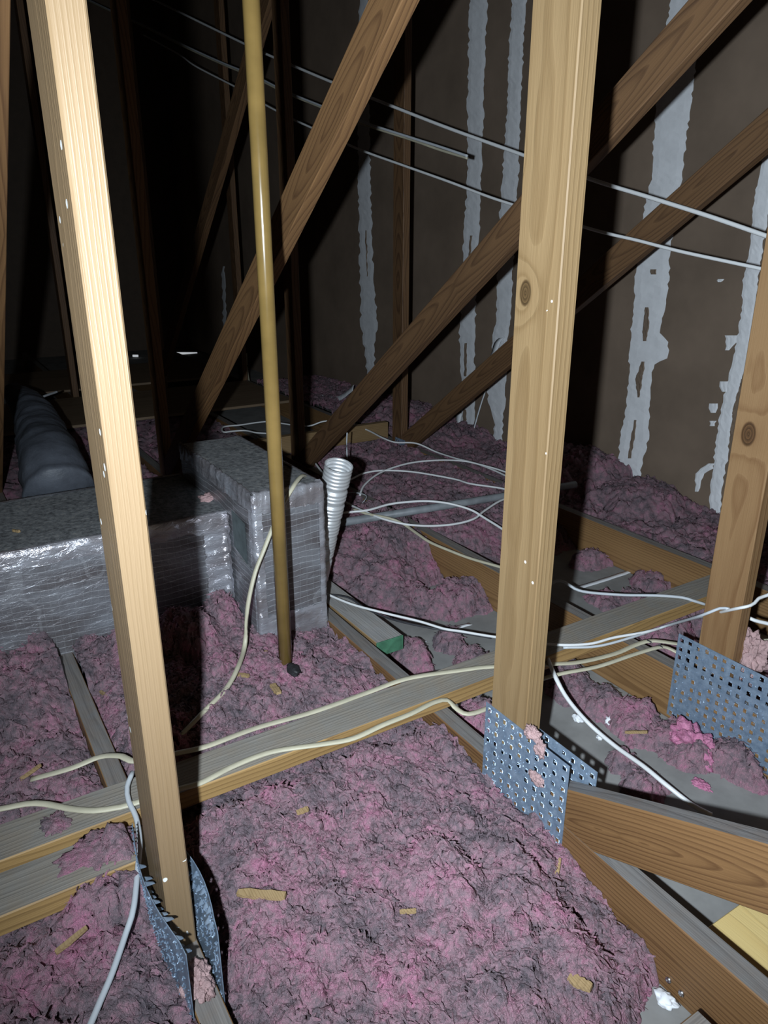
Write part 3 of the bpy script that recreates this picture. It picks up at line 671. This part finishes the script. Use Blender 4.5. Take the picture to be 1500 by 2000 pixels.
def on_ins(px, py, hf, lift=.0):  # where a photo ray meets a fluff surface
    z = .13
    for _ in range(8):
        p = onZ(px, py, z); X = np.array([p.x]); Y = np.array([p.y]); h = hf(X, Y); k = np.clip((h + .03) / .05, 0, 1); z = .5 * z + .5 * float((h + clump(X, Y) * k)[0])
    return onZ(px, py, z + lift)
rock('sealant', on_ins(573, 1308, hf1, .006), .020, (1.2, .7, .6), M_TAR, pt, 3); rock('sealant', on_ins(539, 1302, hf1, .006), .016, (1.2, 1, .7), M_TAR, pt, 5)
# loose tufts
def tuft(P, r, sq, mat, label, seed, name='insulation_tuft', group=None):
    bm = bmesh.new(); bmesh.ops.create_icosphere(bm, subdivisions=5, radius=1)
    for v in bm.verts:
        q = v.co * 1.5 + Vector((seed * 5.3, seed, 0)); q2 = v.co * 4 + Vector((seed, 3, 0)); q3 = v.co * 10 + Vector((seed, 9, 0))
        n = .5 * mnoise.noise(q) + .34 * mnoise.noise(q2) + .20 * (.45 - mnoise.voronoi(q2 * 1.6)[0][0]) + .12 * mnoise.noise(q3 * 1.5)
        v.co = Vector((v.co.x * sq[0], v.co.y * sq[1], v.co.z * sq[2])) * (r * (1 + n))
    me = bpy.data.meshes.new(name); bm.to_mesh(me); bm.free()
    return tag(link(name, me, mat, None, P, True), label, 'insulation', group)
tuft(onZ(1345, 1450, .03), .055, (1.0, .8, .8), M_INSP, 'bright pink insulation tuft below the wide steel plate', 1)
tuft(onY(1462, 1285, 1.51), .055, (.7, .5, 1.15), M_INST, 'pale salmon insulation tuft stuck behind the knotty post', 2)
tuft(onY(1040, 1432, .838) , .016, (1.1, .6, .8), M_INST, 'small salmon tuft caught where the pale post meets its plate', 3)
tuft(onY(1055, 1462, .838), .013, (.8, .6, 1.3), M_INST, 'narrow salmon tuft hanging over the plate edge of the pale post', 8)
tuft(onY(1047, 1520, .836), .014, (1.2, .5, .8), M_INST, 'salmon tuft stuck midway on the plate of the pale post', 4)
tuft(onZ(1372, 1533, .005), .014, (1.4, .9, .5), M_INSP, 'tiny pink tuft alone on the bare grey drywall', 5)
tuft(onZ(385, 1915, TOP + .012), .024, (1.3, .8, .6), M_INST, 'salmon tuft resting on the joist below the loosened plate', 6)
tuft(onZ(190, 1660, TOP + .036), .04, (1.0, 1.3, .22), M_INS, 'flat pink tuft spread over the short grey board', 7)
tuft(onZ(110, 1610, TOP + .036), .028, (1.1, .8, .35), M_INS, 'thin mauve tuft on the grey boards beside the cream cable', 9)
tuft(onZ(405, 972, TZ + .006), .02, (1.0, 1.2, .5), M_INST, 'salmon tuft lying on the dusty trunk top', 10)

# ------------------------------------------------------------------ cables
P0 = onY(1500, 462, 1.95); P1 = onX(220, 22, -6.5)
def hang(pts, mat, label, r=.0055, r2=.004, off=0.0, name='cable'):
    o_ = Vector((0, 1, 0)) * off
    return cable(name, [onV(x, y, P0 + o_, P1 + o_) for x, y in pts], mat, label, r2, r, up=(0, 0, 1))
hang([(1720, 535), (1560, 483), (1500, 462), (1387, 423), (1267, 385), (1160, 352), (1000, 295), (867, 247), (747, 200), (647, 160), (560, 123), (497, 95), (400, 48), (347, 22), (260, -20)], M_CW, 'topmost white cable strung through the trusses before the partition', .0062, .005)
hang([(913, 305), (860, 287), (797, 267), (708, 238), (623, 205), (557, 178), (497, 148), (433, 122), (363, 90), (283, 50), (220, 22), (150, -12)], M_CG, 'grey cable of the middle pair that ends at a knot by the partition', .005, .004)
hang([(913, 309), (860, 293), (797, 271), (708, 242), (623, 208), (557, 181), (497, 152), (433, 125), (363, 93), (283, 53), (220, 24), (150, -9)], M_CY, 'cream cable of the middle pair strung through the trusses', .005, .004, .02)
hang([(1720, 588), (1560, 545), (1500, 528), (1333, 492), (1247, 470), (1153, 447), (993, 397), (943, 380), (877, 355), (793, 325), (697, 290), (605, 248), (562, 228), (497, 193), (460, 170), (383, 130), (347, 105), (280, 68)], M_CW, 'lowest of the white cables strung through the trusses', .005, .004)
# cable over the duct box
cz = [onX(597, 930, -1.74), onX(589, 930, -1.70), onX(579, 941, -1.665), onX(569, 957, -1.64), onX(550, 990, -1.63), onX(534, 1027, -1.615), onX(515, 1075, -1.60), onX(497, 1123, -1.59), onX(483, 1190, -1.575)]
cz += [onZ(478, 1260, .19), onZ(463, 1307, .185), onZ(440, 1347, .175), onZ(400, 1388, .165), onZ(345, 1445, .15)]
cable('cable', cz, M_CY, 'cream cable draped over the silver box and down to the fluff', .0062, .0045)
cu = TOP + .045
def multi(pts): return [onZ(x, y, z) for x, y, z in pts]
cable('cable', multi([(61, 1522, .15), (140, 1500, .165), (196, 1478, .175), (238, 1477, .185), (256, 1486, .185), (300, 1484, .185), (346, 1471, .183), (402, 1458, .18), (500, 1422, .172), (613, 1390, .172), (717, 1353, .175), (797, 1325, .184), (900, 1309, .186), (960, 1302, .186), (1077, 1297, .16), (1133, 1293, .15), (1200, 1277, .15), (1240, 1260, .155), (1267, 1252, .158), (1293, 1253, .158), (1350, 1262, .15)]), M_CY, 'wide cream cable along the far edge of the long runner board', .0078, .0032)
cable('cable', multi([(-40, 1585, .185), (0, 1580, .185), (52, 1570, .185), (87, 1570, .185), (140, 1580, .185), (185, 1583, .185), (224, 1578, .185), (255, 1571, .185), (350, 1541, .186), (392, 1529, .184), (448, 1500, .184), (500, 1478, .184), (547, 1465, .184), (633, 1453, .184), (690, 1442, .184), (750, 1415, .184), (800, 1395, .184), (847, 1372, .18), (873, 1367, .175), (887, 1380, .16), (905, 1393, .155), (925, 1393, .152), (958, 1381, .15)]), M_CY, 'cream cable lying along the near edge of the long runner board', .0072, .0035)
cable('cable', multi([(1020, 1340, .15), (1063, 1325, .15), (1100, 1315, .15), (1167, 1302, .15), (1233, 1280, .155), (1283, 1265, .16), (1303, 1265, .158), (1333, 1280, .147)]), M_CY, 'short cream cable stapled to the joist top before the knotty post', .0065, .0035)
for (sx, sy, sl_) in ((1268, 1252, 'upper'), (1290, 1262, 'lower')):
    s = onZ(sx, sy, .163); lumber('cable_staple', s - Vector((.008, 0, 0)), s + Vector((.008, 0, 0)), .004, .004, M_CK, 'dark staple over the ' + sl_ + ' cream cable on the joist top', 'staple', wdir=(0, 1, 0))
cable('cable', multi([(259, 1508, .20), (248, 1538, .195), (252, 1566, .19), (266, 1597, .185), (273, 1643, .18), (270, 1685, .175), (261, 1772, .175), (245, 1825, .17), (220, 1898, .17), (196, 1955, .17), (177, 2000, .17), (150, 2060, .17)]), M_CG, 'grey-white cable running down beside the tan flecked post', .0048, .0042)
cable('cable', multi([(1067, 1280, .17), (1087, 1327, .16), (1110, 1367, .12), (1150, 1413, .07), (1200, 1456, .05), (1256, 1496, .055), (1300, 1532, .05), (1352, 1572, .03), (1390, 1592, .02)]), M_CW, 'white cable sagging from the pale post over the bare drywall', .0055, .005)
wp = [onY(1500 + 40, 1140, 1.40), onY(1500, 1162, 1.41), onY(1483, 1168, 1.42), onY(1467, 1182, 1.43), onY(1423, 1192, 1.435)] + multi([(1333, 1213, .20), (1267, 1233, .195), (1200, 1245, .19), (1147, 1258, .186), (1067, 1258, .186), (960, 1243, .16), (900, 1233, .15), (867, 1228, .145), (817, 1213, .145), (750, 1197, .143), (687, 1180, .14), (633, 1158, .14)])
cable('cable', wp, M_CW, 'white wire crossing before the knotty post toward the green-ended offcut', .0036, .0036)
wp = [onY(1425, 1190, 1.438), onY(1407, 1188, 1.436), onY(1367, 1203, 1.43)] + multi([(1300, 1223, .20), (1233, 1245, .192), (1167, 1262, .186), (1100, 1265, .186)])
cable('cable', wp, M_CG, 'grey wire beside the white wire in front of the knotty post', .0034, .0034)
cable('cable', multi([(633, 1160, .14), (680, 1167, .142), (717, 1190, .132), (767, 1210, .128), (833, 1225, .125), (900, 1236, .12), (960, 1246, .12)]), M_CK, 'thin black wire lying across the green-ended offcut', .0028, .0028)
cable('cable', multi([(1060, 1150, .16), (1073, 1142, .18), (1087, 1135, .19), (1103, 1137, .19), (1123, 1150, .178), (1150, 1157, .172), (1217, 1162, .175), (1283, 1163, .183), (1333, 1167, .184), (1353, 1173, .18), (1382, 1182, .165)]), M_CG, 'pale cable bridging from behind the pale post to the knotty post', .0048, .0042)
# tangle beyond
cable('cable', multi([(529, 847, .20), (500, 845, .20), (480, 841, .20), (456, 842, .20), (438, 844, .20), (433, 838, .20), (440, 833, .20), (470, 830, .20), (504, 825, .2), (529, 824, .2), (586, 832, .2), (608, 831, .2), (632, 823, .22), (665, 822, .22), (693, 831, .215), (720, 841, .21), (747, 855, .20), (773, 864, .19), (813, 866, .19), (853, 883, .16), (893, 896, .16), (915, 901, .16), (941, 909, .155), (985, 928, .15), (1040, 960, .145), (1090, 1000, .12)]), M_CW, 'long white cable looping behind the silver box and past the small plate', .0052, .0042)
cable('cable', multi([(703, 968, .15), (705, 960, .16), (712, 947, .17), (733, 929, .18), (760, 916, .185), (803, 904, .19), (853, 899, .19), (901, 900, .18), (936, 907, .17), (985, 921, .16), (1040, 945, .14), (1085, 985, .11)]), M_CW, 'arched white cable curling up behind the flex tube', .0046, .0042)
cable('cable', multi([(670, 945, .16), (688, 935, .17), (712, 924, .18), (747, 919, .185), (800, 921, .18), (853, 929, .175), (893, 937, .17), (920, 945, .17), (985, 955, .165), (1040, 972, .15), (1080, 1010, .11)]), M_CW, 'white cable stretching level from the flex tube to the pale post', .0046, .0042)
cable('cable', multi([(670, 1002, .21), (685, 1000, .21), (720, 996, .215), (760, 985, .22), (800, 980, .225), (840, 979, .225), (880, 984, .22), (920, 996, .2), (947, 1012, .18), (985, 1036, .16), (1030, 1070, .13), (1060, 1110, .09)]), M_CW, 'white cable humped over the grey conduit', .0048, .0044)
cable('cable', multi([(675, 982, .20), (688, 988, .20), (712, 999, .205), (747, 1013, .20), (787, 1023, .19), (827, 1027, .18), (867, 1026, .175), (901, 1021, .175), (928, 1012, .18), (947, 997, .185), (985, 975, .19), (1035, 968, .16), (1075, 995, .11)]), M_CW, 'white cable sagging in front of the grey conduit', .0046, .0042)
cable('cable', multi([(690, 994, .205), (715, 1003, .205), (760, 1012, .20), (787, 1023, .185), (813, 1041, .175), (840, 1059, .165), (880, 1076, .155), (920, 1091, .15), (985, 1110, .147), (1030, 1128, .15), (1062, 1148, .16)]), M_CY, 'thick cream cable running along the joist top behind the flex tube', .0062, .0045)
cable('cable', multi([(676, 962, .17), (700, 963, .17), (716, 969, .17), (710, 980, .165), (703, 988, .15)]), M_CG, 'thin grey wire bent in a hook beside the flex tube', .0022, .0022)
cable('cable', [onY(1455, 1203, 1.55), onY(1475, 1212, 1.56), onY(1500, 1218, 1.56), onY(1540, 1228, 1.56)], M_CW, 'short white cable emerging behind the knotty post', .005, .0045)
cable('cable', [onY(1470, 1255, 1.56), onY(1485, 1252, 1.56), onY(1510, 1250, 1.56), onY(1540, 1250, 1.56)], M_CY, 'short cream cable behind the salmon tuft', .004, .004)
cable('cable', [onZ(616, 905, .2), onZ(627, 920, .19), onZ(640, 938, .17)], M_CW, 'short white cable end poking up between box and flex tube', .0045, .0045)
cable('cable', [onY(678, 845, 1.46), onY(677, 868, 1.46), onY(678, 895, 1.46)], M_CG, 'thin wire hanging from the dark diagonal above the flex tube', .003, .003)
cable('cable', [onY(480, 690, 2.2), onY(482, 725, 2.2), onY(488, 752, 2.2), onY(500, 768, 2.2), onY(512, 770, 2.2)], M_CY, 'pale bent cable in the dark behind the big diagonal', .012, .010)
cable('cable', multi([(70, 785, .38), (84, 775, .40), (112, 765, .40)]), M_CG, 'grey cable end in the dark beside the insulated flex duct', .006, .006)

# ------------------------------------------------------------------ paper tape scraps
def ribbon(pts, w, label, wdir, mat=M_TAPE, group=None, name='tape_scrap'):
    path = catmull(pts, .012); V = []; Fc = []
    for i, p in enumerate(path):
        ww = Vector(wdir) * (w / 2 * (1 + .25 * mnoise.noise(p * 30))); V += [p - ww, p + ww]
    for i in range(len(path) - 1): Fc.append((2 * i, 2 * i + 1, 2 * i + 3, 2 * i + 2))
    c = path[0]; o = mesh_obj(name, [v - c for v in V], Fc, mat, loc=c, smooth=True); md = o.modifiers.new('thickness', 'SOLIDIFY'); md.thickness = .0012
    return tag(o, label, 'paper scrap', group)
WY = WALL_Y
ribbon([onY(897, 808, WY - .02), onY(893, 832, WY - .05), onY(884, 850, WY - .12), onY(870, 862, WY - .18), onY(850, 860, WY - .22), onY(832, 866, WY - .26)], .045, 'curled white paper tape peeling off the partition onto the fluff', (.8, .2, .3))
ribbon([onY(948, 763, WY - .02), onY(936, 800, WY - .04), onY(922, 850, WY - .06)], .012, 'thin white tape sliver leaning against the partition foot', (1, 0, 0))
ribbon([onY(868, 889, WY - .20), onY(895, 882, WY - .14), onY(912, 876, WY - .06), onY(924, 868, WY - .02)], .05, 'white tape strip folded onto the fluff at the partition foot', (.3, .6, .5))
ribbon([onY(980, 660, WY - .01), onY(972, 668, WY - .03), onY(965, 690, WY - .05), onY(960, 705, WY - .05)], .05, 'loose flap of white tape hanging from the partition beside the pale post', (1, 0, .2))
ribbon([onY(612, 780, 2.3), onY(622, 774, 2.3), onY(640, 779, 2.3), onY(665, 777, 2.3), onY(690, 758, 2.3)], .035, 'white plastic strip draped over fluff behind the dark diagonal', (.1, .1, 1))
ribbon([onY(634, 780, 2.295), onY(634, 797, 2.29)], .035, 'white strip tail hanging below the draped plastic strip', (1, 0, 0))
ribbon([onZ(1131, 1147, .004), onZ(1180, 1132, .004), onZ(1232, 1115, .004)], .022, 'straight white drywall strip on the floor under the far joist', (1, .1, 0))
ribbon([onZ(800, 1262, .004), onZ(830, 1250, .004)], .022, 'white drywall strip beside the green painted end', (1, .1, 0))
ribbon([onZ(857, 1238, .006), onZ(890, 1226, .006), onZ(919, 1218, .006)], .018, 'white drywall strip on the floor under the wires', (1, .1, 0))
# plaster crumbs
for i, (x, y, r, lab) in enumerate([(1155, 1364, .013, 'white plaster crumb nearest the sagging white cable start'), (1195, 1408, .013, 'largest white plaster crumb beside the sagging white cable'), (1128, 1402, .012, 'flat white plaster crumb left of the sagging cable'), (1172, 1440, .008, 'small white plaster crumb under the sagging white cable'),
                                    (1300, 1952, .013, 'white plaster lump below the two screws'), (775, 1170, .05, ''), (688, 829, .012, 'white crumb by the foot of the dark diagonal')]):
    if i == 5:
        o = rock('plaster_smear', onZ(x, y, .001), r, (1.6, 1.0, .06), M_MUD, None, i, 4, .6, 2.5); tag(o, 'white plaster smear spread on drywall beyond the offcut', 'plaster'); continue
    o = rock('plaster_crumb', onZ(x, y, .012 if i < 5 else .2), r, (1.2, 1, .6), M_TAPE, None, i + 2, 3, .6, 2.2); tag(o, lab, 'plaster')
# screws
for i, (x, y) in enumerate(((1306, 1914), (1331, 1940))):
    p = onY(x, y, .8415); s = thing('screw', ('upper' if i == 0 else 'lower') + ' bright screw head driven into the joist face', 'screw', p)
    V = []; Fc = []; n = 14
    for (rr, yy) in ((.0055, 0), (.005, -.0025), (.0025, -.0032), (.002, -.0018)):
        for k in range(n): V.append(p + Vector((rr * math.cos(2 * math.pi * k / n), yy, rr * math.sin(2 * math.pi * k / n))))
    for j in range(3):
        for k in range(n): Fc.append((j * n + k, j * n + (k + 1) % n, (j + 1) * n + (k + 1) % n, (j + 1) * n + k))
    Fc.append(tuple(3 * n + k for k in range(n))); mesh_obj('head', V, Fc, M_STEEL, s, smooth=True)
    V, Fc = tube_data([p, p + Vector((0, .02, 0))], .002, .002, 8); mesh_obj('shank', V, Fc, M_STEEL, s)
# wood chips and splinters
def chip(px, py, z, ln, w, ang, label, t=.005, group=None, tilt=.1):
    hf_ = hf0 if px < 300 and py > 1200 else (hf1 if py > 1250 and px < 1150 else None)
    P = on_ins(px, py, hf_, .008 + .2 * ln) if hf_ else onZ(px, py, z); d = Vector((math.cos(ang), math.sin(ang), tilt)).normalized()
    n = 9; V = []; Fc = []; rs = random.Random(int(px + py)); s = Vector((-d.y, d.x, 0)).normalized(); u = d.cross(s)
    for i in range(n + 1):
        q = d * (ln * (i / n - .5)); a = w * (.5 + .12 * rs.uniform(-1, 1)); b = w * (.5 + .12 * rs.uniform(-1, 1)); h = t * (.5 + .2 * rs.random())
        if i in (0, n): a *= .7; b *= .8
        q = q + d * (rs.uniform(-.004, .004) if i in (0, n) else 0)
        V += [q - s * a - u * h, q + s * b - u * h, q + s * b + u * h, q - s * a + u * h]
    for i in range(n):
        for k in range(4): Fc.append((4 * i + k, 4 * i + (k + 1) % 4, 4 * i + 4 + (k + 1) % 4, 4 * i + 4 + k))
    Fc += [(3, 2, 1, 0), (4 * n, 4 * n + 1, 4 * n + 2, 4 * n + 3)]
    return tag(mesh_obj('wood_chip', V, Fc, M_CHIP, loc=P), label, 'wood chip', group)
def dirpx(a, b, z): p = onZ(*b, z) - onZ(*a, z); return math.atan2(p.y, p.x)
chip(512, 1747, .148, .082, .014, dirpx((470, 1742), (560, 1755), .15), 'largest pale wood chip lying on the front bed of fluff')
chip(1135, 1920, .11, .03, .016, .4, 'rounded tan wood chip near the lower right joist')
chip(798, 1780, .15, .022, .005, 1.0, 'tiny orange splinter right of the largest chip')
chip(592, 1583, .15, .022, .008, 1.4, 'small brown chip in a crack of the fluff below the runner')
chip(538, 1345, .175, .045, .014, dirpx((525, 1325), (545, 1360), .17), 'brown bark chip at the pipe foot')
chip(505, 1275, .175, .05, .006, dirpx((470, 1275), (528, 1273), .17), 'thin pale splinter beside the duct box foot')
chip(470, 1318, .172, .05, .01, .6, 'flat brown chip left of the pipe foot')
chip(60, 1508, .17, .045, .005, 2.0, 'orange splinter beside the cream cable end')
chip(203, 1355, .17, .04, .006, .3, 'orange splinter between the grey stub and the tan post')
chip(137, 1838, .165, .05, .007, 1.9, 'brown splinter in the fluff left of the grey-white cable')
chip(32, 1037, TZ + .004, .03, .006, .5, 'orange splinter lying on the dusty trunk')
chip(1245, 1430, .06, .05, .004, .9, 'thin straw splinter in the fluff by the sagging white cable')
chip(1090, 1695, .125, .035, .006, 2.2, 'pale splinter on the fluff beside the low joist')
